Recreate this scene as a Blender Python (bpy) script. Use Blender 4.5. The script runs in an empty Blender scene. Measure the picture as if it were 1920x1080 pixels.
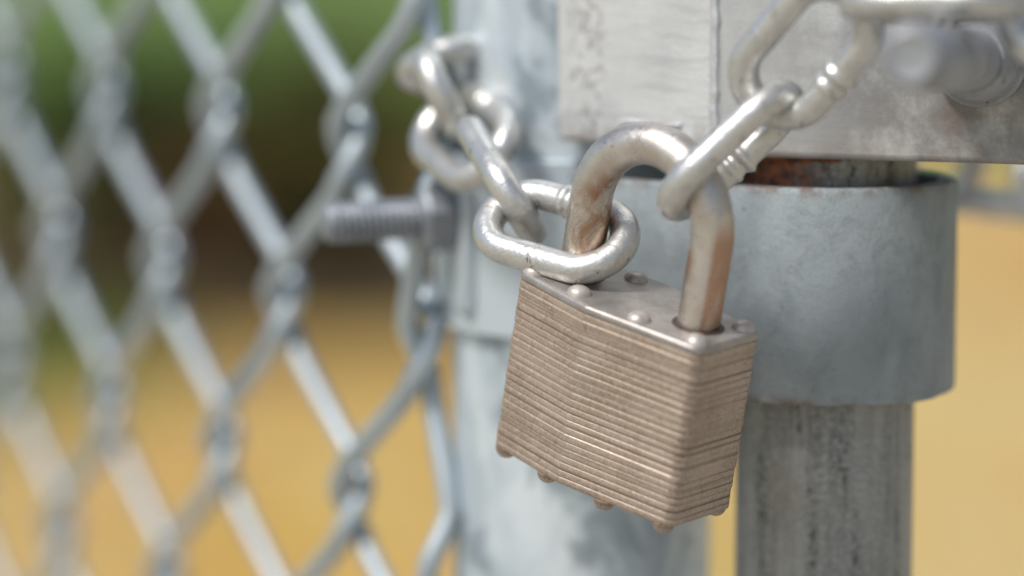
import bpy, math, random
from mathutils import Vector, Matrix, noise as mnoise
random.seed(7)
R = math.radians
sc = bpy.context.scene
col = sc.collection

# ---------------------------------------------------------------- camera, sky, sun, exposure
LENS = 135.0
FPX = LENS / 36.0 * 1920.0
PITCH = R(7.0)
CAM = Vector((0, 0, 1.15))
cd = bpy.data.cameras.new('camera')
cam = bpy.data.objects.new('camera', cd)
col.objects.link(cam)
cam.location = CAM
cam.rotation_euler = (R(90) - PITCH, 0, 0)
cd.lens = LENS
cd.sensor_width = 36
cd.clip_start = 0.05
cd.clip_end = 600
cd.dof.use_dof = True
cd.dof.focus_distance = 0.724
cd.dof.aperture_fstop = 4.2
cd.dof.aperture_blades = 0
sc.camera = cam

SUN_DIR = Vector((-0.50, -0.42, 0.92)).normalized()     # towards the sun: left, a little behind the camera
w = bpy.data.worlds.new('World')
sc.world = w
w.use_nodes = True
wn = w.node_tree
bg = wn.nodes['Background']
sky = wn.nodes.new('ShaderNodeTexSky')
sky.sky_type = 'NISHITA'
sky.sun_disc = False
sky.sun_elevation = math.asin(SUN_DIR.z)
sky.sun_rotation = math.atan2(SUN_DIR.x, SUN_DIR.y)
sky.air_density = 1.0
sky.dust_density = 2.2
sky.ozone_density = 1.0
wn.links.new(sky.outputs[0], bg.inputs[0])
bg.inputs[1].default_value = 0.05
sd = bpy.data.lights.new('sun', 'SUN')
sd.energy = 1.5
sd.angle = R(14)
sd.color = (1.0, 0.97, 0.93)
sun = bpy.data.objects.new('sun', sd)
col.objects.link(sun)
sun.rotation_euler = SUN_DIR.to_track_quat('Z', 'Y').to_euler()
sun.location = (-3, -2, 5)
vs = sc.view_settings
vs.view_transform = 'Standard'
try:
    vs.look = 'None'
except Exception:
    pass
vs.exposure = 1.1
vs.gamma = 1
vs.use_curve_mapping = False
sc.cycles.use_denoising = True
sc.cycles.max_bounces = 8
sc.cycles.sample_clamp_indirect = 6

# ---------------------------------------------------------------- helpers: space
RT = Vector((1, 0, 0))
FW = Vector((0, math.cos(PITCH), -math.sin(PITCH)))
UP = Vector((0, math.sin(PITCH), math.cos(PITCH)))


def at(px, py, Z):
    """a point Z millimetres in front of the lens"""
    z = Z / 1000.0
    return CAM + FW * z + RT * ((px - 960) / FPX * z) - UP * ((py - 540) / FPX * z)


def cv(x, y, z):
    """direction right / down / away as a world vector"""
    return RT * x - UP * y + FW * z


MM = 0.001


def link(o, parent=None):
    col.objects.link(o)
    if parent is not None:
        o.parent = parent
    return o


def thing(name, label, cat, loc=(0, 0, 0), mat=None, group=None):
    o = bpy.data.objects.new(name, None)
    o.empty_display_size = 0.02
    if mat is not None:
        o.matrix_world = mat
    else:
        o.location = loc
    link(o)
    o['label'] = label
    o['category'] = cat
    if group:
        o['group'] = group
    return o


class MB:
    def __init__(s):
        s.v = []
        s.f = []

    def add(s, vs_, fs_):
        b = len(s.v)
        s.v += [tuple(v) for v in vs_]
        s.f += [tuple(i + b for i in f) for f in fs_]

    def tube(s, pts, rad, n=12, closed=False, caps=True, up=None):
        pts = [Vector(p) for p in pts]
        m = len(pts)
        if not isinstance(rad, (list, tuple)):
            rad = [rad] * m
        tang = []
        for i in range(m):
            if closed:
                t = pts[(i + 1) % m] - pts[i - 1]
            else:
                t = pts[min(i + 1, m - 1)] - pts[max(i - 1, 0)]
            tang.append(t.normalized())
        u = Vector(up) if up is not None else (Vector((0, 0, 1)) if abs(tang[0].z) < .9 else Vector((1, 0, 0)))
        vs_ = []
        for i in range(m):
            u = u - tang[i] * u.dot(tang[i])
            u.normalize()
            w_ = tang[i].cross(u)
            for k in range(n):
                a = 2 * math.pi * k / n
                vs_.append(pts[i] + (u * math.cos(a) + w_ * math.sin(a)) * rad[i])
        fs_ = []
        for i in range(m if closed else m - 1):
            j = (i + 1) % m
            for k in range(n):
                k2 = (k + 1) % n
                fs_.append((i * n + k, i * n + k2, j * n + k2, j * n + k))
        if not closed and caps:
            fs_.append(tuple(range(n - 1, -1, -1)))
            fs_.append(tuple((m - 1) * n + k for k in range(n)))
        s.add(vs_, fs_)

    def rings(s, rings, cap0=True, cap1=True):
        """loft closed rings of equal length (counter clockwise seen from the last ring)"""
        n = len(rings[0])
        vs_ = [p for r_ in rings for p in r_]
        fs_ = []
        for i in range(len(rings) - 1):
            for k in range(n):
                k2 = (k + 1) % n
                fs_.append((i * n + k, i * n + k2, (i + 1) * n + k2, (i + 1) * n + k))
        if cap0:
            fs_.append(tuple(range(n - 1, -1, -1)))
        if cap1:
            fs_.append(tuple((len(rings) - 1) * n + k for k in range(n)))
        s.add(vs_, fs_)

    def build(s, name, mat, parent=None, smooth=True, angle=40, sub=None):
        me = bpy.data.meshes.new(name)
        me.from_pydata(s.v, [], s.f)
        me.update()
        me.materials.append(mat)
        if smooth:
            me.polygons.foreach_set('use_smooth', [True] * len(me.polygons))
            try:
                me.set_sharp_from_angle(angle=R(angle))
            except Exception:
                pass
        o = bpy.data.objects.new(name, me)
        link(o, parent)
        return o


def bevel(o, w_, seg=3, ang=35):
    m = o.modifiers.new('bevel', 'BEVEL')
    m.width = w_
    m.segments = seg
    m.limit_method = 'ANGLE'
    m.angle_limit = R(ang)
    return o


# ---------------------------------------------------------------- helpers: materials
class NT:
    def __init__(s, name):
        s.m = bpy.data.materials.new(name)
        s.m.use_nodes = True
        s.t = s.m.node_tree
        s.p = s.t.nodes['Principled BSDF']
        tc = s.t.nodes.new('ShaderNodeTexCoord')
        s.co = tc.outputs['Object']

    def N(s, typ, **kw):
        n = s.t.nodes.new(typ)
        for k, v in kw.items():
            setattr(n, k, v)
        return n

    def L(s, a, b):
        s.t.links.new(a, b)

    def mapping(s, scale=(1, 1, 1), rot=(0, 0, 0), loc=(0, 0, 0)):
        n = s.N('ShaderNodeMapping')
        n.inputs['Scale'].default_value = scale
        n.inputs['Rotation'].default_value = rot
        n.inputs['Location'].default_value = loc
        s.L(s.co, n.inputs['Vector'])
        return n.outputs[0]

    def noise(s, scale, detail=4, rough=.55, vec=None, dist=0.0):
        n = s.N('ShaderNodeTexNoise')
        n.inputs['Scale'].default_value = scale
        n.inputs['Detail'].default_value = detail
        n.inputs['Roughness'].default_value = rough
        n.inputs['Distortion'].default_value = dist
        s.L(vec or s.co, n.inputs['Vector'])
        return n.outputs['Fac']

    def ramp(s, fac, lo, hi, a=0.0, b=1.0):
        n = s.N('ShaderNodeMapRange', interpolation_type='SMOOTHSTEP')
        n.inputs['From Min'].default_value = lo
        n.inputs['From Max'].default_value = hi
        n.inputs['To Min'].default_value = a
        n.inputs['To Max'].default_value = b
        s.L(fac, n.inputs['Value'])
        return n.outputs[0]

    def math(s, op, a, b=None):
        n = s.N('ShaderNodeMath', operation=op)
        for i, x in enumerate((a, b)):
            if x is None:
                continue
            if isinstance(x, (int, float)):
                n.inputs[i].default_value = x
            else:
                s.L(x, n.inputs[i])
        return n.outputs[0]

    def mix(s, fac, a, b):
        n = s.N('ShaderNodeMix', data_type='RGBA')
        for i, x in ((0, fac), (6, a), (7, b)):
            if isinstance(x, (int, float)):
                n.inputs[i].default_value = x
            elif isinstance(x, tuple):
                n.inputs[i].default_value = (*x, 1)
            else:
                s.L(x, n.inputs[i])
        return n.outputs[2]

    def near(s, p, r0, r1):
        """1 near point p, falling to 0 between distances r0 and r1"""
        n = s.N('ShaderNodeVectorMath', operation='DISTANCE')
        s.L(s.co, n.inputs[0])
        n.inputs[1].default_value = p
        return s.ramp(n.outputs['Value'], r0, r1, 1.0, 0.0)

    def xyz(s, vec=None):
        n = s.N('ShaderNodeSeparateXYZ')
        s.L(vec or s.co, n.inputs[0])
        return n.outputs

    def bump(s, height, strength, dist):
        n = s.N('ShaderNodeBump')
        n.inputs['Strength'].default_value = strength
        n.inputs['Distance'].default_value = dist
        s.L(height, n.inputs['Height'])
        if s.p.inputs['Normal'].is_linked:
            s.L(s.p.inputs['Normal'].links[0].from_socket, n.inputs['Normal'])
        s.L(n.outputs[0], s.p.inputs['Normal'])

    def put(s, color=None, rough=None, metal=None):
        for x, k in ((color, 'Base Color'), (rough, 'Roughness'), (metal, 'Metallic')):
            if x is None:
                continue
            if isinstance(x, (int, float)):
                s.p.inputs[k].default_value = x
            elif isinstance(x, tuple):
                s.p.inputs[k].default_value = (*x, 1)
            else:
                s.L(x, s.p.inputs[k])
        return s.m


def m_galv(name, c1, c2, dark, mot=90, metal=.75, rough=.42, dirt=.62, bump=.0002):
    """zinc coated steel: pale mottling, dark pits, fine speckle"""
    n = NT(name)
    big = n.ramp(n.noise(mot, 4, .6), .38, .62)
    c = n.mix(big, c1, c2)
    pit = n.ramp(n.noise(mot * 3.1, 6, .7, dist=.6), dirt, dirt + .12)
    c = n.mix(pit, c, dark)
    sp = n.noise(2600, 2, .6)
    c = n.mix(n.ramp(sp, .45, .75, 0, .35), c, tuple(x * .55 for x in c1))
    ro = n.math('ADD', n.ramp(big, 0, 1, rough, rough + .14), n.math('MULTIPLY', pit, .2))
    n.bump(n.noise(900, 5, .6), .5, bump)
    n.bump(n.noise(mot * 2, 3, .5), .35, bump * 2)
    return n.put(c, ro, metal)


M = {}
M['chain'] = m_galv('galvanised chain steel', (.66, .66, .635), (.56, .56, .535), (.20, .16, .12), 120, .75, .30, .58, .0003)
M['wire'] = m_galv('galvanised fence wire', (.56, .63, .665), (.47, .53, .56), (.20, .205, .20), 60, .7, .42, .66)
M['bolt'] = m_galv('zinc plated bolt', (.32, .345, .375), (.26, .285, .315), (.17, .16, .15), 120, .6, .48, .62)

# galvanised post with bold blurred spangle
n = NT('galvanised post zinc')
sv = n.mapping((1, 1, .6))
s1 = n.ramp(n.noise(70, 3, .55, sv, .8), .42, .60)
c = n.mix(s1, (.52, .60, .655), (.70, .77, .815))
s2 = n.ramp(n.noise(60, 4, .6, n.mapping((1, 1, .7), loc=(3, 1, 2)), .5), .56, .66, 0, .85)
c = n.mix(s2, c, (.27, .325, .365))
s3 = n.ramp(n.noise(52, 3, .5, n.mapping((1, 1, .8), loc=(8, 4, 1))), .62, .68)
c = n.mix(s3, c, (.88, .89, .91))
n.bump(n.noise(700, 4, .6), .4, .0002)
M['post'] = n.put(c, .5, .45)
M['rod'] = m_galv('dull grey zinc rod', (.40, .41, .42), (.30, .31, .32), (.12, .10, .09), 120, .5, .5, .60)
M['band'] = m_galv('galvanised band steel', (.60, .67, .71), (.54, .61, .66), (.30, .32, .34), 40, .45, .5, .68)

# collar: matte blue grey zinc
n = NT('matte blue grey zinc')
b1 = n.ramp(n.noise(48, 5, .6, n.mapping((1, 1, .8)), .5), .35, .66)
c = n.mix(b1, (.245, .285, .305), (.355, .40, .415))
b2 = n.ramp(n.noise(105, 7, .75, n.mapping((1.2, 1.2, .9), loc=(1, 2, 3)), .3), .48, .66)
c = n.mix(n.math('MULTIPLY', b2, .38), c, (.16, .185, .195))
b3 = n.ramp(n.noise(420, 3, .6), .66, .74)
c = n.mix(n.math('MULTIPLY', b3, .5), c, (.13, .12, .11))
zz = n.xyz()
rim = n.math('MULTIPLY', n.ramp(n.math('ABSOLUTE', zz[2]), .0185, .0212), n.ramp(n.noise(260, 4, .6), .42, .62))
c = n.mix(rim, c, (.21, .16, .13))
sp = n.ramp(n.noise(2400, 2, .5), .4, .8, 0, .35)
c = n.mix(sp, c, (.20, .24, .27))
n.bump(n.noise(800, 5, .65), .55, .00022)
n.bump(b2, .25, .0003)
M['collar'] = n.put(c, n.ramp(b1, 0, 1, .5, .62), .25)

# gate pipe: streaked old zinc, rust at its top
n = NT('streaked old zinc pipe')
st = n.ramp(n.noise(150, 6, .7, n.mapping((1, 1, .07)), .4), .34, .68)
c = n.mix(st, (.17, .18, .178), (.40, .41, .40))
ds = n.ramp(n.noise(150, 5, .65, n.mapping((1, 1, .10), loc=(2, 5, 0)), .6), .52, .60)
fleck = n.ramp(n.noise(900, 4, .7, n.mapping((1, 1, .45))), .40, .62)
c = n.mix(n.math('MULTIPLY', ds, fleck), c, (.06, .065, .065))
rip = n.noise(1300, 3, .6, n.mapping((.8, .8, 1.2), rot=(.5, .4, 0)), 1.0)
c = n.mix(n.ramp(rip, .48, .60, 0, .65), c, (.46, .465, .455))
bw = n.ramp(n.noise(60, 3, .6, n.mapping((1, 1, .3), loc=(7, 0, 0))), .52, .7, 0, .2)
c = n.mix(bw, c, (.24, .20, .165))
zz = n.xyz()
xm = n.math('ADD', zz[0], n.math('MULTIPLY', n.noise(160, 4, .6), .018))
rust_x = n.ramp(xm, -.002, .011, 1, 0)
top = n.ramp(zz[2], -.002, .0, 0, 1)
rn = n.noise(420, 6, .7)
rc = n.mix(n.ramp(rn, .36, .66), (.05, .018, .011), (.34, .11, .04))
rc = n.mix(n.ramp(n.noise(300, 4, .6, n.mapping(loc=(4, 4, 4))), .56, .66), rc, (.015, .010, .009))
c = n.mix(n.math('MULTIPLY', top, rust_x), c, rc)
n.bump(rip, .55, .0003)
n.bump(n.noise(600, 6, .7), n_str := .35, .0003)
M['pipe'] = n.put(c, .5, n.math('MULTIPLY', n.math('SUBTRACT', 1, n.math('MULTIPLY', top, rust_x)), .5))

# padlock laminations: bronze brown brushed steel
n = NT('bronzed laminated steel')
g = n.noise(1500, 3, .7)
c = n.mix(n.ramp(n.noise(70, 4, .6), .35, .65), (.36, .28, .215), (.46, .37, .295))
c = n.mix(n.ramp(g, .48, .62, 0, .5), c, (.60, .51, .43))
c = n.mix(n.ramp(n.noise(1100, 3, .7, n.mapping(loc=(.7, .2, .5))), .55, .68, 0, .45), c, (.17, .13, .10))
c = n.mix(n.ramp(n.noise(160, 6, .7, n.mapping((1, 1, 1.6), loc=(2, 0, 0))), .60, .72, 0, .4), c, (.20, .14, .10))
ln = n.noise(95, 3, .6, n.mapping((.012, .012, 12)))
c = n.mix(n.ramp(ln, .53, .62, 0, .6), c, (.20, .15, .115))
c = n.mix(n.ramp(n.noise(120, 3, .6, n.mapping((.012, .012, 12), loc=(0, 0, 3))), .60, .68, 0, .7), c, (.66, .57, .49))
worn = n.math('MULTIPLY', n.ramp(n.math('ABSOLUTE', n.math('ADD', n.xyz()[0], .0018)), .0006, .0028, 1, 0), n.ramp(n.noise(110, 4, .6), .38, .62))
c = n.mix(n.math('MULTIPLY', worn, .22), c, (.52, .50, .45))  # lighter, greyer strip down the body's ridge, broken by noise
n.bump(g, .35, .0001)
M['body'] = n.put(c, .46, .42)

n = NT('worn steel cover plate')
c = n.mix(n.ramp(n.noise(160, 5, .65), .35, .65), (.34, .31, .285), (.46, .43, .40))
c = n.mix(n.ramp(n.noise(2200, 2, .6), .45, .7, 0, .5), c, (.26, .225, .20))
n.bump(n.noise(1200, 4, .6), .4, .00012)
M['cover'] = n.put(c, .42, .65)
n = NT('rivet steel')
c = n.mix(n.ramp(n.noise(400, 5, .65), .35, .65), (.46, .41, .37), (.56, .51, .47))
n.bump(n.noise(1000, 4, .6), .4, .0002)
M['rivet'] = n.put(c, .45, .45)

# shackle: worn steel with orange rust film on the inside of the bow
n = NT('rust filmed shackle steel')
c = n.mix(n.ramp(n.noise(170, 5, .6), .35, .65), (.66, .63, .59), (.56, .51, .46))
rm = n.ramp(n.noise(150, 6, .68, n.mapping((1, 1, .7), loc=(.3, .2, .1)), .6), .36, .56)
inside = n.near((-.002, 0, .009), .0125, .0185)
c = n.mix(n.math('MULTIPLY', n.math('MULTIPLY', rm, inside), .95), c, (.34, .175, .08))
spot = n.math('MULTIPLY', n.near((.0105, -.002, .0125), .001, .0050), n.ramp(n.noise(420, 4, .6), .3, .55))
c = n.mix(spot, c, (.34, .145, .03))
z = n.xyz()
fq = n.math('SUBTRACT', z[0], .01475)
film = n.math('MULTIPLY', n.ramp(fq, .0020, .0028), n.ramp(z[2], .017, .023, 1, 0))
film = n.math('MULTIPLY', film, n.ramp(n.noise(260, 4, .6, n.mapping((1, 1, .3))), .25, .5, .45, .9))
c = n.mix(film, c, (.44, .27, .18))
c = n.mix(n.ramp(n.noise(800, 5, .7), .60, .70, 0, .6), c, (.17, .12, .09))
n.bump(n.noise(900, 6, .7), .6, .0003)
M['shackle'] = n.put(c, n.ramp(rm, 0, 1, .26, .38), .88)

# gate plate: pale rough zinc with brush marks, cracks near the end and a darker tone round the rod


def m_plate(name, crack, rod_p=None, k=1.0):
    n = NT(name)
    br = n.noise(260, 4, .6, n.mapping((.22, 1, 2.2), rot=(0, R(24), 0)), .4)
    c = n.mix(n.ramp(n.noise(45, 4, .6), .35, .65), (.47 * k, .48 * k, .475 * k), (.55 * k, .555 * k, .545 * k))
    c = n.mix(n.ramp(br, .48, .70, 0, .42 if crack else .16), c, (.40, .415, .42))
    c = n.mix(n.ramp(n.noise(1500, 3, .6), .5, .75, 0, .4), c, (.42, .42, .41))
    if crack:
        cr = n.math('ABSOLUTE', n.math('SUBTRACT', n.noise(230, 5, .6, n.mapping((1.1, 1, .7))), .5))
        z = n.xyz()
        msk = n.ramp(n.math('ABSOLUTE', n.math('SUBTRACT', z[0], .0085)), .002, .0065, 1, 0)
        c = n.mix(n.math('MULTIPLY', n.ramp(cr, .005, .026, .8, 0), msk), c, (.16, .13, .11))
        edge = n.math('MULTIPLY', n.ramp(z[2], .001, .008, 1, 0), n.ramp(n.noise(220, 5, .6), .42, .62))
        c = n.mix(n.math('MULTIPLY', edge, .6), c, (.33, .28, .24))
        n.bump(n.ramp(cr, .0, .03), .25, .0003)
    if rod_p:
        dark_m = n.ramp(n.noise(70, 5, .65, n.mapping((1, 1, .8))), .30, .62)
        c = n.mix(n.math('MULTIPLY', n.math('MULTIPLY', dark_m, n.near(rod_p, .016, .060)), .90), c, (.215, .21, .205))  # mottled darker tone round the rod, fading outwards
        rs = n.math('MULTIPLY', n.near((rod_p[0] - .001, rod_p[1], rod_p[2] - .009), .005, .0115), n.ramp(n.noise(180, 5, .65), .40, .68, 0, .5))
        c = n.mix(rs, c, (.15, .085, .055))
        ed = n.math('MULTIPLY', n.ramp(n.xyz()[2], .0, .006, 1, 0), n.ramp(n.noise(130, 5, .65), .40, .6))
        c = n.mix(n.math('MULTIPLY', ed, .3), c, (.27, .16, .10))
    n.bump(br, .35 if crack else .12, .0003)
    n.bump(n.noise(900, 5, .6), .45, .0002)
    return n.put(c, .5, .35)


M['weld'] = m_galv('zinc coated weld', (.62, .63, .63), (.55, .56, .57), (.30, .29, .28), 200, .45, .5, .6)

# ---------------------------------------------------------------- ground and planting behind
n = NT('dry sandy ground')
a1 = n.ramp(n.noise(1.9, 3, .5), .40, .60)
c = n.mix(a1, (.61, .43, .085), (.61, .46, .19))
a2 = n.ramp(n.noise(2.3, 3, .5, n.mapping(loc=(5, 2, 0))), .50, .62)
c = n.mix(n.math('MULTIPLY', a2, .6), c, (.60, .29, .075))
a4 = n.ramp(n.noise(2.6, 3, .5, n.mapping(loc=(1, 8, 0))), .56, .68)
c = n.mix(n.math('MULTIPLY', a4, .7), c, (.26, .22, .06))
a3 = n.ramp(n.noise(30, 5, .6), .35, .7)
c = n.mix(n.math('MULTIPLY', a3, .35), c, (.30, .17, .06))
c = n.mix(n.ramp(n.xyz()[0], .1, .9, 0, .8), c, (.59, .45, .19))
c = n.mix(n.ramp(n.math('ADD', n.xyz()[0], n.math('MULTIPLY', n.xyz()[1], -.08)), -1.75, -1.25, .6, 0), c, (.36, .36, .08))
n.bump(n.noise(40, 5, .6), .6, .01)
M['ground'] = n.put(c, .9, 0)
n = NT('dark leaf mould')
c = n.mix(n.ramp(n.noise(3, 4, .6), .4, .6), (.05, .034, .014), (.11, .075, .03))  # the soil's own dark brown
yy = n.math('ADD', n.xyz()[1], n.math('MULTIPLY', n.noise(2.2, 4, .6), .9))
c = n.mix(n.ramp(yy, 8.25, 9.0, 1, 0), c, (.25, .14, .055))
n.bump(n.noise(30, 5, .6), .8, .02)
n.p.inputs['Specular IOR Level'].default_value = .32
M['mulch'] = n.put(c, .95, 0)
n = NT('lawn')
c = n.mix(n.ramp(n.noise(.6, 4, .6), .4, .6), (.13, .22, .045), (.22, .32, .075))
n.bump(n.noise(50, 5, .6), .8, .03)
M['lawn'] = n.put(c, .9, 0)


def m_leaf(name, c1, c2):
    n = NT(name)
    oi = n.N('ShaderNodeNewGeometry')
    c = n.mix(oi.outputs['Random Per Island'], c1, c2)
    n.p.inputs['Specular IOR Level'].default_value = .2
    return n.put(c, .75, 0)


M['leaf_dark'] = m_leaf('dark green leaves', (.028, .05, .012), (.06, .10, .022))
M['leaf_olive'] = m_leaf('olive brown leaves', (.06, .056, .012), (.11, .095, .022))
M['leaf_brown'] = m_leaf('dead brown leaves', (.12, .055, .022), (.22, .11, .05))
M['leaf_fallen'] = m_leaf('fallen leaves', (.66, .40, .06), (.62, .24, .05))
M['grass'] = m_leaf('grass blades', (.08, .16, .025), (.17, .27, .05))
n = NT('brown bark')
n.bump(n.noise(60, 4, .6), .5, .01)
M['bark'] = n.put(n.mix(n.noise(30, 4, .6), (.05, .03, .02), (.12, .075, .045)), .9, 0)


def structure(name, outline, z, mat):
    mb = MB()
    mb.add([(x, y, z) for x, y in outline], [tuple(range(len(outline)))])
    o = mb.build(name, mat, smooth=False)
    o['kind'] = 'structure'
    return o


structure('ground', [(-300, -300), (300, -300), (300, 500), (-300, 500)], 0, M['ground'])


def blob(cx, cy, rx, ry, k=40, amp=.16, seed=0):
    rnd = random.Random(seed)
    ph = [rnd.uniform(0, 6.28) for _ in range(3)]
    out = []
    for i in range(k):
        a = 2 * math.pi * i / k
        r = 1 + amp * (math.sin(2 * a + ph[0]) + .6 * math.sin(3 * a + ph[1]) + .4 * math.sin(5 * a + ph[2]))
        out.append((cx + rx * r * math.cos(a), cy + ry * r * math.sin(a)))
    return out


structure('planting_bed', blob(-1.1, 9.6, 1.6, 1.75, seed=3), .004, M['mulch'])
n = NT('pale bounce slab concrete')
c = n.mix(n.ramp(n.noise(2, 5, .6), .35, .65), (.35, .315, .255), (.45, .405, .33))
c = n.mix(n.ramp(n.noise(120, 4, .6), .5, .75, 0, .5), c, (.22, .21, .20))
n.bump(n.noise(90, 5, .6), .5, .004)
M['bounce_slab'] = n.put(c, .85, 0)
structure('bounce_slab', [(-7, -6), (7, -6), (7, 3.6), (-7, 3.6)], .004, M['bounce_slab'])  # unseen slab, added so its bounce takes yellow out of the metal
structure('lawn', [(-300, 13.2), (-4, 12.8), (-1, 13.1), (2, 12.9), (5, 13.3), (300, 13.2), (300, 480), (-300, 480)], .008, M['lawn'])


def leaf(mb, p, nrm, size, rnd, asp=.5):
    t = Vector((rnd.gauss(0, 1), rnd.gauss(0, 1), rnd.gauss(0, 1)))
    t = (t - nrm * t.dot(nrm)).normalized()
    b = nrm.cross(t)
    l, w_ = size, size * asp
    mb.add([p - t * l * .5, p + b * w_ * .5 + nrm * w_ * .12, p + t * l * .5, p - b * w_ * .5 + nrm * w_ * .12],
           [(0, 1, 2), (0, 2, 3)])


def shrub(name, label, x, y, h, r, mat, nleaf, seed, size=.06, low=.12):
    rnd = random.Random(seed)
    t = thing(name, label, 'shrub', (x, y, .004), group='low shrubs beyond the fence')
    f = MB()
    st = MB()
    clumps = []
    for i in range(16):
        a = rnd.uniform(0, 6.28)
        rr = r * math.sqrt(rnd.random()) * .8
        zz_ = rnd.uniform(low + .05, 1 - .25 * (rr / r) ** 2) * h
        c_ = Vector((rr * math.cos(a), rr * math.sin(a), zz_))
        clumps.append((c_, rnd.uniform(.22, .4) * r))
        st.tube([Vector((rr * .15 * math.cos(a), rr * .15 * math.sin(a), -.02)), c_ * .55 + Vector((0, 0, .02)), c_],
                [.012, .008, .003], 6)
    for i in range(nleaf):
        c_, cr = rnd.choice(clumps)
        d = Vector((rnd.gauss(0, 1), rnd.gauss(0, 1), rnd.gauss(0, 1))).normalized()
        p = c_ + d * cr * rnd.random() ** .4
        if p.z < .02:
            p.z = .02 + rnd.random() * .05
        nn = (d * .6 + Vector((0, 0, .8)) + Vector((rnd.gauss(0, .4), rnd.gauss(0, .4), rnd.gauss(0, .4)))).normalized()
        leaf(f, p, nn, size * rnd.uniform(.6, 1.3), rnd)
    f.build('foliage', mat, t, smooth=False)
    st.build('stem', M['bark'], t)
    return t


shrub('leafy_shrub', 'dark green shrub blurred between the fence wires, upper left of the photo', -1.15, 9.55, .56, .40, M['leaf_dark'], 2600, 1)
shrub('leafy_shrub', 'brown shrub with dead leaves, blurred beyond the fence wires left of the threaded bolt', -.80, 9.35, .44, .20, M['leaf_brown'], 900, 2)
shrub('leafy_shrub', 'olive green shrub blurred between the chain link and the fence post', -.36, 9.45, .54, .40, M['leaf_olive'], 2600, 3)
shrub('leafy_shrub', 'dark green shrub standing behind the olive and brown shrubs', -.74, 10.05, .58, .42, M['leaf_dark'], 2600, 4)

rnd = random.Random(11)
fl = MB()
for i in range(3800):
    x = rnd.uniform(-3.0, 3.2)
    y = rnd.uniform(4.6, 12.7)
    if (x + 1.1) ** 2 / 1.55 ** 2 + (y - 9.7) ** 2 / 1.55 ** 2 < 1:
        continue
    if mnoise.noise(Vector((x * 1.2, y * .7, 3.3))) < rnd.uniform(-.5, .3):
        continue
    nn = Vector((rnd.gauss(0, .25), rnd.gauss(0, .25), 1)).normalized()
    leaf(fl, Vector((x, y, .012 + rnd.random() * .01)), nn, rnd.uniform(.05, .10), rnd, .65)
o = fl.build('fallen_leaves', M['leaf_fallen'], smooth=False)
o['kind'] = 'stuff'
o['label'] = 'yellow and orange fallen leaves scattered over the sandy ground'
o['category'] = 'leaves'
gr = MB()
for i in range(9000):
    x = rnd.uniform(-4.0, 4.0)
    y = rnd.uniform(13.2, 24)
    h_ = rnd.uniform(.05, .12)
    a = rnd.uniform(0, 6.28)
    w_ = .008
    dx, dy = math.cos(a) * w_, math.sin(a) * w_
    lx, ly = rnd.gauss(0, .03), rnd.gauss(0, .03)
    gr.add([(x - dx, y - dy, .008), (x + dx, y + dy, .008), (x + lx, y + ly, h_)], [(0, 1, 2)])
for i in range(1500):
    a, q = rnd.uniform(0, 6.28), math.sqrt(rnd.random())
    x, y = -1.02 + .34 * q * math.cos(a), 7.9 + .6 * q * math.sin(a)
    h_ = rnd.uniform(.03, .09)
    a = rnd.uniform(0, 6.28)
    dx, dy = math.cos(a) * .006, math.sin(a) * .006
    gr.add([(x - dx, y - dy, .002), (x + dx, y + dy, .002), (x + rnd.gauss(0, .03), y + rnd.gauss(0, .03), h_)], [(0, 1, 2)])
o = gr.build('grass', M['grass'], smooth=False)
o['kind'] = 'stuff'
o['label'] = 'green lawn grass and a sparse tuft blurred beyond the fence'
o['category'] = 'grass'

# ---------------------------------------------------------------- chain link fence
node0 = at(655, 285, 832)
FD = Vector((-.464, .886, 0)).normalized()               # along the fence, away to the left
FN = Vector((FD.y, -FD.x, 0))                             # fence normal
if FN.y > 0:
    FN = -FN                                              # the side the camera sees
PITCHV = 78 * MM
COLW = 35.8 * MM
fence = thing('chain_link_fence', 'galvanised chain link fence mesh of diamond wires left of the post', 'fence', (node0.x, node0.y, 0))
WR = 2.4 * MM


def zig(k, col_l, width, z0, z1, phase):
    """one woven wire: swings between two node columns, one diagonal in front, one behind"""
    mb = MB()
    pts = []
    nseg = 14
    half = PITCHV / 2
    i0 = math.floor((z0 - node0.z) / half)
    i1 = math.ceil((z1 - node0.z) / half)
    off = WR * 1.1
    ov = .0028
    for i in range(i0, i1):
        lo_near = (i + phase) % 2 == 0
        for j in range(nseg):
            t = j / nseg
            z = node0.z + (i + t) * half
            tri = t if lo_near else 1 - t
            # round the ends of the swing
            e = .32
            s_ = tri
            if tri < e:
                s_ = e * .5 + tri * tri / (2 * e)
            elif tri > 1 - e:
                q = 1 - tri
                s_ = 1 - (e * .5 + q * q / (2 * e))
            s_ = (s_ - e * .5) / (1 - e)
            u = col_l - ov + s_ * (width + 2 * ov)
            side = 1 if not lo_near else -1
            w_ = side * off * min(1.0, math.sin(math.pi * max(.001, min(.999, t))) * 2.6)
            pts.append(Vector((0, 0, z)) + FD * u + FN * w_)
    mb.tube(pts, WR, 10)
    return mb


Z0F, Z1F = .08, 1.62
for k in range(0, 14):
    zig(k, k * COLW, COLW, Z0F, Z1F, k % 2).build('wire', M['wire'], fence)
zig(-1, -COLW, COLW, Z0F, Z1F, 1).build('wire', M['wire'], fence)
zig(-2, -COLW - 5 * MM, 5 * MM, Z0F, Z1F, 0).build('wire', M['wire'], fence)

# ---------------------------------------------------------------- fence post with band and bolt
pc = at(1091, 900, 812)
PX, PY = pc.x, pc.y
PR = 27.2 * MM
post = thing('fence_post', 'round mottled galvanised fence post wrapped by a bolted band behind the padlock', 'post', (PX, PY, 0))


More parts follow.
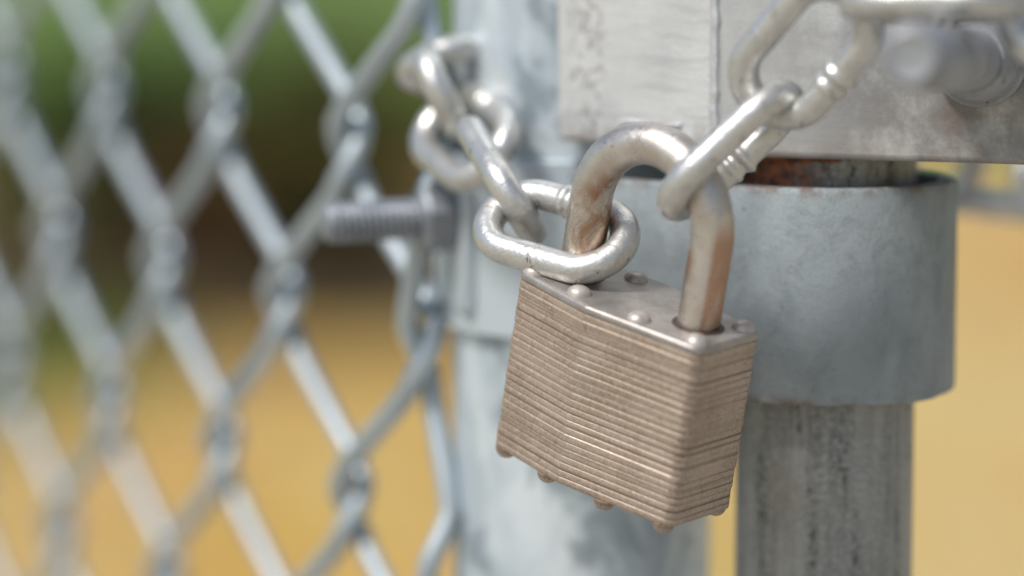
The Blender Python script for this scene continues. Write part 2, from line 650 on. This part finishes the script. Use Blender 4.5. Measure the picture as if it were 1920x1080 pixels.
def circ(r, z, k=48, cx=0, cy=0):
    return [Vector((cx + r * math.cos(2 * math.pi * i / k), cy + r * math.sin(2 * math.pi * i / k), z)) for i in range(k)]


mb = MB()
mb.rings([circ(PR, z) for z in (0, .5, .9, 1.1, 1.3, 1.6)] + [circ(PR * .8, 1.615), circ(PR * .3, 1.622)], cap0=True)
mb.build('post_tube', M['post'], post)
zt = at(1091, 292, 786).z
zb = at(1091, 632, 786).z
mb = MB()
b0, b1_ = PR + .0003, PR + 2.2 * MM
mb.rings([circ(b0, zb), circ(b1_, zb), circ(b1_, zt), circ(b0, zt)], cap0=False, cap1=False)
band = bevel(mb.build('brace_band', M['band'], post), .0005, 2)
# flange tabs of the band, bolt and nut on the fence side
ax = cv(-.955, .05, -.29).normalized()                   # the bolt points left and a little towards the lens
perp = ax.cross(Vector((0, 0, 1))).normalized()
if perp.y > 0:
    perp = -perp
vert = perp.cross(ax).normalized()
if vert.z < 0:
    vert = -vert
bc = at(838, 408, 792) - Vector((PX, PY, 0))             # where the bolt leaves the tab


def box_frame(mb, c_, ex, ey, ez, a, b, d):
    vs_ = []
    for sx in (-1, 1):
        for sy in (-1, 1):
            for sz in (-1, 1):
                vs_.append(c_ + ex * sx * a / 2 + ey * sy * b / 2 + ez * sz * d / 2)
    mb.add(vs_, [(0, 1, 3, 2), (4, 6, 7, 5), (0, 4, 5, 1), (2, 3, 7, 6), (0, 2, 6, 4), (1, 5, 7, 3)])


mb = MB()
box_frame(mb, bc - ax * 2.6 * MM - vert * 3.5 * MM + perp * -3 * MM, ax, perp, vert, 3.2 * MM, 22 * MM, 31 * MM)
bevel(mb.build('flange', M['band'], band), .0008, 2)
# threaded bolt: a real helix of threads
mb = MB()
br_, ln_, pit_ = 4.5 * MM, 26 * MM, 1.5 * MM
nn_ = 28
steps = int(ln_ / pit_ * 8)
rr_ = []
for i in range(steps + 1):
    zz_ = ln_ * i / steps
    ring = []
    for k in range(nn_):
        a = 2 * math.pi * k / nn_
        ph = (zz_ / pit_ - k / nn_) % 1
        d = abs(ph - .5) * 2
        r_ = br_ - .9 * MM * (1 - d)
        if zz_ > ln_ - 1.2 * MM:
            r_ = min(r_, br_ - (zz_ - (ln_ - 1.2 * MM)) * .9)
        ring.append(bc + ax * zz_ + (perp * math.cos(a) + vert * math.sin(a)) * r_)
    rr_.append(ring)
mb.rings(rr_)
mb.build('bolt', M['bolt'], band, angle=60)
mb = MB()
hexr = 7.4 * MM


def hexring(c_, r, z):
    out = []
    for k in range(6):
        a = math.pi / 3 * k + .3
        out.append(c_ + ax * z + (perp * math.cos(a) + vert * math.sin(a)) * r)
    return out


mb.rings([hexring(bc, hexr * .93, -.9 * MM), hexring(bc, hexr, -.2 * MM), hexring(bc, hexr, 5.2 * MM), hexring(bc, hexr * .88, 6.2 * MM)])
bevel(mb.build('nut', M['bolt'], band, angle=30), .0004, 2)

# ---------------------------------------------------------------- gate: bent plate, pipe, rod
axis = at(1547, 750, 765)                                # pipe axis
A1 = R(30)
G = Vector((math.cos(A1), -math.sin(A1), 0))             # along the collar face, towards the lens on the right
GN = Vector((-math.sin(A1), -math.cos(A1), 0))           # its outward normal
front = Vector((axis.x, axis.y, 0)) + GN * 25.7 * MM
zc_top = at(1530, 347, 743).z
zc_bot = at(1530, 757, 743).z
plate_z = at(1560, 288, 742).z
pipe_r = 17.7 * MM

gate = thing('gate', 'galvanised gate end of bent plate, rusty pipe and protruding rod behind the chain', 'gate', (axis.x, axis.y, plate_z))
GO = Vector((axis.x, axis.y, plate_z))

# bend line and directions of the two plate faces
AL, AR = R(43), R(19)
GL = Vector((math.cos(AL), -math.sin(AL), 0))
NL = Vector((-math.sin(AL), -math.cos(AL), 0))
GR = Vector((math.cos(AR), -math.sin(AR), 0))
NR = Vector((-math.sin(AR), -math.cos(AR), 0))
bend = at(1338, 274, 743)
bend = Vector((bend.x, bend.y, 0))


def plate(name, org, ex, en, length, height, thick, mat, parent, back=None):
    mx = Matrix((ex, -en, Vector((0, 0, 1)))).transposed().to_4x4()
    mx.translation = org
    mb = MB()
    box_frame(mb, Vector((length / 2, thick / 2, height / 2)), Vector((1, 0, 0)), Vector((0, 1, 0)), Vector((0, 0, 1)), length, thick, height)
    o = mb.build(name, mat, parent)
    o.matrix_local = Matrix.Translation(-GO) @ mx
    return o


corner = at(1040, 256, 780)
LLEN = 45 * MM
# length of the left face so that its free edge sits at the left corner
d2 = Vector((corner.x, corner.y, 0)) - bend
px_left = None
best = None
for i in range(200, 700):
    L_ = i / 10 * MM
    p = bend - GL * L_
    v = Vector((p.x, p.y, plate_z)) - CAM
    px = 960 + FPX * v.x / v.dot(FW)
    if best is None or abs(px - 1040) < best[0]:
        best = (abs(px - 1040), L_)
LLEN = best[1]
po = bend - GL * LLEN
M['plate_l'] = m_plate('pale cracked zinc plate', True, k=1.28)
pl = plate('end_plate', Vector((po.x, po.y, plate_z)), GL, NL, LLEN, .072, 5 * MM, M['plate_l'], gate)
bevel(pl, .0013, 3)
# rod position on the right plate
rb = at(1838, 112, 729)
# intersect the ray with the right plate plane
v = rb - CAM
tt = (Vector((bend.x, bend.y, 0)) - CAM).dot(NR) / v.dot(NR)
rb = CAM + v * tt
rod_u = (Vector((rb.x, rb.y, 0)) - bend).dot(GR)
M['plate_r'] = m_plate('darker mottled zinc plate', False, (rod_u, 0, rb.z - plate_z), k=1.08)
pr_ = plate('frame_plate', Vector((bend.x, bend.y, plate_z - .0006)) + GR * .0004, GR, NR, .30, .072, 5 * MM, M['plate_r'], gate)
bevel(pr_, .0013, 3)
# body of the frame tube behind the plates, so the gate has depth
mb = MB()
bk = -(NL + NR).normalized()
pA, pB, pC = po + NL * -4 * MM + GL * 3 * MM, bend + bk * 4 * MM, bend + GR * .298 - NR * 4 * MM
qA, qB, qC = pA - NR * 40 * MM + GR * 14 * MM, pB - NR * 44 * MM, pC - NR * 44 * MM
poly = [pA, pB, pC, qC, qB, qA]
lo = [Vector((p.x, p.y, plate_z + 2.5 * MM)) - GO for p in poly]
hi = [Vector((p.x, p.y, plate_z + .070)) - GO for p in poly]
mb.rings([lo, hi])
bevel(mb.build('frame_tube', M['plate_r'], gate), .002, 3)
# weld beads: along the bend and a short one near the lower edge
mb = MB()
pts, rad = [], []
for i in range(60):
    z = plate_z + .0008 + .069 * i / 59
    pts.append(Vector((bend.x, bend.y, z)) - (NL + NR).normalized() * (.62 * MM) + GL * .4 * mnoise.noise(Vector((i * .35, 0, 9))) * MM - GO)
    rad.append((1.15 + .3 * mnoise.noise(Vector((i * .7, 0, 4)))) * MM)
mb.tube(pts, rad, 8)
mb.build('weld_bead', M['weld'], gate)
mb = MB()
pts, rad = [], []
for i in range(28):
    p = po + GL * (LLEN * .42 + .016 * i / 27)
    pts.append(Vector((p.x, p.y, plate_z + 4.2 * MM + .7 * MM * math.sin(i * .3))) + NL * .0001 - GO)
    rad.append((.65 + .35 * mnoise.noise(Vector((i * .8, 0, 2)))) * MM)
mb.tube(pts, rad, 8)
mb.build('weld_bead', M['weld'], gate)

# pipe: object origin at the collar's top so that the rust sits in its gap
mb = MB()
PO = Vector((axis.x, axis.y, zc_top))
mb.rings([circ(pipe_r, z - zc_top, 64) for z in (.03, .4, .8, zc_bot - .06, zc_bot - .03, zc_bot, zc_top, plate_z, plate_z + .01)])
po_ = mb.build('pipe', M['pipe'], gate)
po_.location = PO - GO
po_.rotation_euler = (0, 0, 0)
# crust of rust and the weld lip where the pipe meets the plate
n = NT('flaking rust')
rn = n.noise(420, 6, .7)
rc = n.mix(n.ramp(rn, .36, .66), (.060, .020, .010), (.36, .125, .05))
rc = n.mix(n.ramp(n.noise(260, 4, .6, n.mapping(loc=(4, 4, 4))), .58, .66), rc, (.014, .010, .009))
n.bump(rn, .8, .0008)
M['rust'] = n.put(rc, .85, 0)
mb = MB()
pts, rad = [], []
for i in range(40):
    a = R(185) + R(95) * i / 39
    pts.append(Vector((axis.x + pipe_r * math.cos(a), axis.y + pipe_r * math.sin(a), plate_z - .8 * MM + random.uniform(-.3, .3) * MM)) - GO)
    rad.append((1.3 + .7 * mnoise.noise(Vector((i * .55, 2, 0))) - .8 * (i / 39) ** 2) * MM)
mb.tube(pts, rad, 8)
mb.build('rust_crust', M['rust'], gate)

# rod with chamfered end and washer nut
rl = 82 * MM
rdir = (NR + Vector((.072, 0, .066))).normalized()
re = rdir.cross(Vector((0, 0, 1))).normalized()
ru = re.cross(rdir).normalized()
rp = rb - GO


def rring(z, r, k=32):
    return [rp + rdir * z + (re * math.cos(2 * math.pi * i / k) + ru * math.sin(2 * math.pi * i / k)) * r for i in range(k)]


mb = MB()
mb.rings([rring(-4 * MM, 5.8 * MM), rring(rl - 2.4 * MM, 5.8 * MM), rring(rl - .8 * MM, 5.2 * MM), rring(rl, 4.1 * MM), rring(rl - .3 * MM, 3.4 * MM)])
mb.build('rod', M['rod'], gate, angle=50)
mb = MB()
mb.rings([rring(-1 * MM, 9.0 * MM), rring(1.2 * MM, 9.0 * MM), rring(2.0 * MM, 8.0 * MM), rring(12 * MM, 7.6 * MM), rring(14 * MM, 6.4 * MM), rring(14 * MM, 5.7 * MM)])
mb.build('rod_base', M['rod'], gate, angle=50)

# ---------------------------------------------------------------- collar round the pipe
ch = zc_top - zc_bot
co_ = Vector((axis.x, axis.y, (zc_top + zc_bot) / 2))
cm = Matrix((G, -GN, Vector((0, 0, 1)))).transposed().to_4x4()
cm.translation = co_


def stadium(r, x0, x1, z, k=28, wob=0.0, seed=1):
    out = []
    for i in range(k + 1):
        a = -math.pi / 2 + math.pi * i / k
        out.append(Vector((x1 + r * math.cos(a), r * math.sin(a), z)))
    for i in range(1, 8):
        out.append(Vector((x1 + (x0 - x1) * i / 8, r, z)))
    for i in range(k + 1):
        a = math.pi / 2 + math.pi * i / k
        out.append(Vector((x0 + r * math.cos(a), r * math.sin(a), z)))
    for i in range(1, 8):
        out.append(Vector((x0 + (x1 - x0) * i / 8, -r, z)))
    if wob:
        out = [p + Vector((0, 0, wob * mnoise.noise(p * 220 + Vector((seed, 0, 0))))) for p in out]
    return out


ro, ri = 25.7 * MM, 22.0 * MM
h2 = ch / 2
mb = MB()
x0c = -29 * MM
rings_ = [stadium(ri, x0c, 0, -h2 + .3 * MM), stadium(ri + .5 * MM, x0c, 0, -h2), stadium(ro - .9 * MM, x0c, 0, -h2, wob=.0004),
          stadium(ro - .25 * MM, x0c, 0, -h2 + .4 * MM, wob=.0004), stadium(ro, x0c, 0, -h2 + 1.2 * MM),
          stadium(ro, x0c, 0, 0), stadium(ro, x0c, 0, h2 - 1.0 * MM), stadium(ro - .3 * MM, x0c, 0, h2 - .25 * MM, wob=.0003, seed=5),
          stadium(ro - .9 * MM, x0c, 0, h2, wob=.0003, seed=5), stadium(ri + .5 * MM, x0c, 0, h2), stadium(ri, x0c, 0, h2 - .3 * MM),
          stadium(ri, x0c, 0, -h2 + .3 * MM)]
mb.rings(rings_, cap0=False, cap1=False)
collar = mb.build('guide_collar', M['collar'])
collar.matrix_world = cm
collar['label'] = 'wide blue grey zinc collar the rusty gate pipe passes through'
collar['category'] = 'collar'

# ---------------------------------------------------------------- padlock
O = at(1199, 562, 720)
E1 = cv(.741, .328, -.601)
E2 = cv(-.135, .936, .335)
E1.normalize()
E2 = (E2 - E1 * E2.dot(E1)).normalized()                 # down
E3 = E1.cross(-E2)
if E3.dot(FW) < 0:
    E3 = -E3                                              # away from the lens
LM = Matrix((E1, E3, -E2)).transposed().to_4x4()          # x along the width, y away, z up
LM.translation = O
lock = thing('padlock', 'bronze brown laminated steel padlock hanging by its shackle from the chain', 'padlock', mat=LM)

HW, HS, HC, RX = 22.6, 9.4, 12.2, -3.0                   # half width, half depth at the sides and at the ridge (mm)
CR = 2.6


def plan(off=0.0, dx=0.0, dy=0.0, cr=CR):
    base = [(-HW - off, -HS - off), (RX, -HC - off), (HW + off, -HS - off), (HW + off, HS + off), (RX, HC + off), (-HW - off, HS + off)]
    radii = [cr, 1.5, cr, cr, 1.5, cr]
    out = []
    m = len(base)
    for i in range(m):
        p0, p1, p2 = Vector(base[i - 1]), Vector(base[i]), Vector(base[(i + 1) % m])
        d0, d1 = (p0 - p1).normalized(), (p2 - p1).normalized()
        ang = d0.angle(d1)
        r = radii[i]
        t = min(r / math.tan(ang / 2), 6)
        r = t * math.tan(ang / 2)
        c_ = p1 + (d0 + d1).normalized() * (r / math.sin(ang / 2))
        a0 = p1 + d0 * t - c_
        a1 = p1 + d1 * t - c_
        th = a0.angle(a1)
        sgn = 1 if a0.x * a1.y - a0.y * a1.x > 0 else -1
        for k in range(9):
            f = th * k / 8 * sgn
            out.append((c_.x + a0.x * math.cos(f) - a0.y * math.sin(f) + dx, c_.y + a0.x * math.sin(f) + a0.y * math.cos(f) + dy))
    return out


rnd = random.Random(5)
NP = 25
BH = 36.3
top_t = 1.7
th_ = (BH - 2 * top_t) / (NP - 2)
rings_ = []


def ring3(pl_, z):
    return [Vector((x * MM, y * MM, z * MM)) for x, y in pl_]


z = -BH + top_t
for i in range(NP - 2):
    dx, dy = rnd.gauss(0, .03), rnd.gauss(0, .03)
    of = rnd.gauss(0, .035)
    gp = rnd.choice([.06, .09, .13, .18, .28])
    t1 = th_ * rnd.uniform(.93, 1.0)
    rings_ += [ring3(plan(of - gp, dx, dy), z), ring3(plan(of - .03, dx, dy), z + .07), ring3(plan(of, dx, dy), z + .13),
               ring3(plan(of, dx, dy), z + t1 - .14), ring3(plan(of - .03, dx, dy), z + t1 - .08), ring3(plan(of - gp, dx, dy), z + t1 - .03)]
    z += th_
mb = MB()
mb.rings(rings_)
mb.build('lock_body', M['body'], lock, angle=70)


def cover(name, za, zb, up, mat):
    mb = MB()
    if up:
        seq = [(-.15, za), (.02, za + .15), (.05, za + .6), (.0, zb - .45), (-.35, zb - .1), (-.8, zb)]
    else:
        seq = [(-.9, za), (-.35, za + .15), (.0, za + .5), (.05, zb - .5), (.02, zb - .15), (-.15, zb)]
    mb.rings([ring3(plan(a, 0, 0), z_) for a, z_ in seq])
    return mb.build(name, mat, lock, angle=50)


cover('top_plate', -top_t, 0, True, M['cover'])
cover('bottom_plate', -BH, -BH + top_t, False, M['body'])


def dome(mb, x, y, z, r, h, s):
    rs = []
    k = 20
    prof = [(1.06, -.15), (1.0, .12), (.93, .38), (.78, .66), (.55, .87), (.28, .97), (.06, 1.0)]
    for f, g_ in prof:
        rs.append([Vector(((x + r * f * math.cos(s * 2 * math.pi * i / k)) * MM, (y + r * f * math.sin(s * 2 * math.pi * i / k)) * MM, (z + s * h * g_) * MM)) for i in range(k)])
    mb.rings(rs)


for u in (-20.0, -7.8, 6.9, 19.7):
    for sv_ in (-1, 1):
        vv = sv_ * (7.1 if abs(u) > 15 else 8.2)
        mb = MB()
        dome(mb, u + rnd.uniform(-.2, .2), vv, 0, 2.3, 1.45, 1)
        mb.build('rivet', M['rivet'], lock, angle=80)
        mb = MB()
        dome(mb, u + rnd.uniform(-.2, .2), sv_ * (HS - 1.7 if abs(u) > 15 else HC - 2.6), -BH, 2.1, 1.9, -1)
        mb.build('rivet', M['body'], lock, angle=80)

# shackle
SR, LG, SHH = 4.05, 14.75, 15.6
pts, rad = [], []
for i in range(12):
    pts.append(Vector((-LG - .3, 0, -3 + (SHH + 3) * i / 12)) * MM)
for i in range(33):
    a = math.pi - math.pi * i / 32
    pts.append(Vector((LG * math.cos(a) - .3, 0, SHH + LG * math.sin(a))) * MM)
for i in range(1, 13):
    pts.append(Vector((LG - .3, 0, SHH - (SHH + 3) * i / 12)) * MM)
mb = MB()
mb.tube(pts, [SR * MM] * len(pts), 28, up=(0, 1, 0))
# a ground flat on the front of the right leg
vv = []
for v_ in mb.v:
    x, y, z_ = v_
    if x > .008:
        k_ = min(1.0, max(0.0, (x - .008) / .004)) * min(1, max(0, (.024 - z_) / .006))
        d = Vector((.96, .05))
        q = (x - LG * MM) * d.x + y * d.y
        lim = 3.3 * MM
        if q > lim and z_ < .023:
            s_ = (q - lim) * k_
            x -= d.x * s_
            y -= d.y * s_
    vv.append((x, y, z_))
mb.v = vv
mb.build('shackle', M['shackle'], lock, angle=30)
# dark rings standing in for the shaded recess round each shackle leg
n = NT('dark hole recess')
M['dark'] = n.put(n.mix(n.noise(300, 4, .6), (.05, .035, .028), (.16, .11, .085)), .5, .6)
for sx in (-1, 1):
    mb = MB()
    rs = []
    for r_, zq in ((SR + .15, .02), (SR + .15, .32), (SR + .5, .38), (SR + .95, .1)):
        rs.append([Vector((sx * LG - .3 + r_ * math.cos(-2 * math.pi * i / 32), r_ * math.sin(-2 * math.pi * i / 32), zq)) * MM for i in range(32)])
    mb.rings(rs, cap0=False, cap1=False)
    mb.build('shackle_hole', M['dark'], lock, angle=60)

# ---------------------------------------------------------------- chain
WD = 2.95 * MM
LCL = 28.8 * MM      # centre line length
LCW = 15.2 * MM      # centre line width


def link_mesh(name):
    rr__ = LCW / 2
    hs = (LCL - LCW) / 2
    pts, rad = [], []

    def add(x, y, r):
        pts.append(Vector((x, y, 0)))
        rad.append(r)
    for i in range(21):                                  # right end
        a = -math.pi / 2 + math.pi * i / 20
        add(hs + rr__ * math.cos(a), rr__ * math.sin(a), WD)
    for i in range(1, 28):                               # weld strand, at +y
        x = hs - 2 * hs * i / 28
        q = x / MM
        r = WD
        r += .75 * MM * math.exp(-((q - .9) / .75) ** 2) * (1 + .0 * q) + .45 * MM * math.exp(-((q + 2.2) / .6) ** 2)
        r -= .25 * MM * math.exp(-((q + .7) / .5) ** 2)
        add(x, rr__, r)
    for i in range(21):
        a = math.pi / 2 + math.pi * i / 20
        add(-hs + rr__ * math.cos(a), rr__ * math.sin(a), WD)
    for i in range(1, 8):
        add(-hs + 2 * hs * i / 8, -rr__, WD)
    mb = MB()
    mb.tube(pts, rad, 18, closed=True, up=(0, 0, 1))
    me = bpy.data.meshes.new(name)
    me.from_pydata(mb.v, [], mb.f)
    me.materials.append(M['chain'])
    me.polygons.foreach_set('use_smooth', [True] * len(me.polygons))
    me.update()
    return me


LINK = link_mesh('chain_link')
chain_o = at(1043, 434, 731)
chain = thing('chain', 'pale galvanised steel chain of welded links threaded through the padlock shackle', 'chain', chain_o)


def chain_link(px, py, Z, a, b):
    """centre, long axis and short axis (right, down, away)"""
    A = cv(*a).normalized()
    B = cv(*b)
    B = (B - A * B.dot(A)).normalized()
    C_ = A.cross(B)
    mx = Matrix((A, B, C_)).transposed().to_4x4()
    mx.translation = at(px, py, Z) - chain_o
    o = bpy.data.objects.new('link', LINK)
    link(o, chain)
    o.matrix_local = mx
    return o


# left run, from the shackle's left leg back to the post
chain_link(1043, 434, 731, (.825, .246, -.509), (.53, -.685, .5))
chain_link(940, 338, 749, (-.30, -.52, .80), (.40, .60, .695))
chain_link(873, 256, 779, (.40, .36, -.84), (.65, -.76, 0))
chain_link(834, 168, 785, (.05, -.10, .99), (.43, .90, .05))
chain_link(864, 128, 797, (.45, .10, .88), (.75, -.35, -.45))
# right run, from the shackle's bow up over the rod
chain_link(1370, 283, 706, (.73, -.683, -.05), (.205, .22, .954))
chain_link(1511, 94, 697, (.56, -.66, -.5), (.76, .645, 0))
chain_link(1750, 9, 680, (.88, .02, -.47), (.47, .01, .88))
chain_link(2045, 60, 672, (.80, .45, -.2), (-.40, .85, .1))
# behind the gate
chain_link(1872, 386, 846, (.97, .13, .1), (.12, .0, .99))
chain_link(1756, 322, 836, (.5, .2, .85), (.75, -.6, .2))
chain_link(2032, 362, 848, (.85, .3, .2), (.3, -.85, .2))
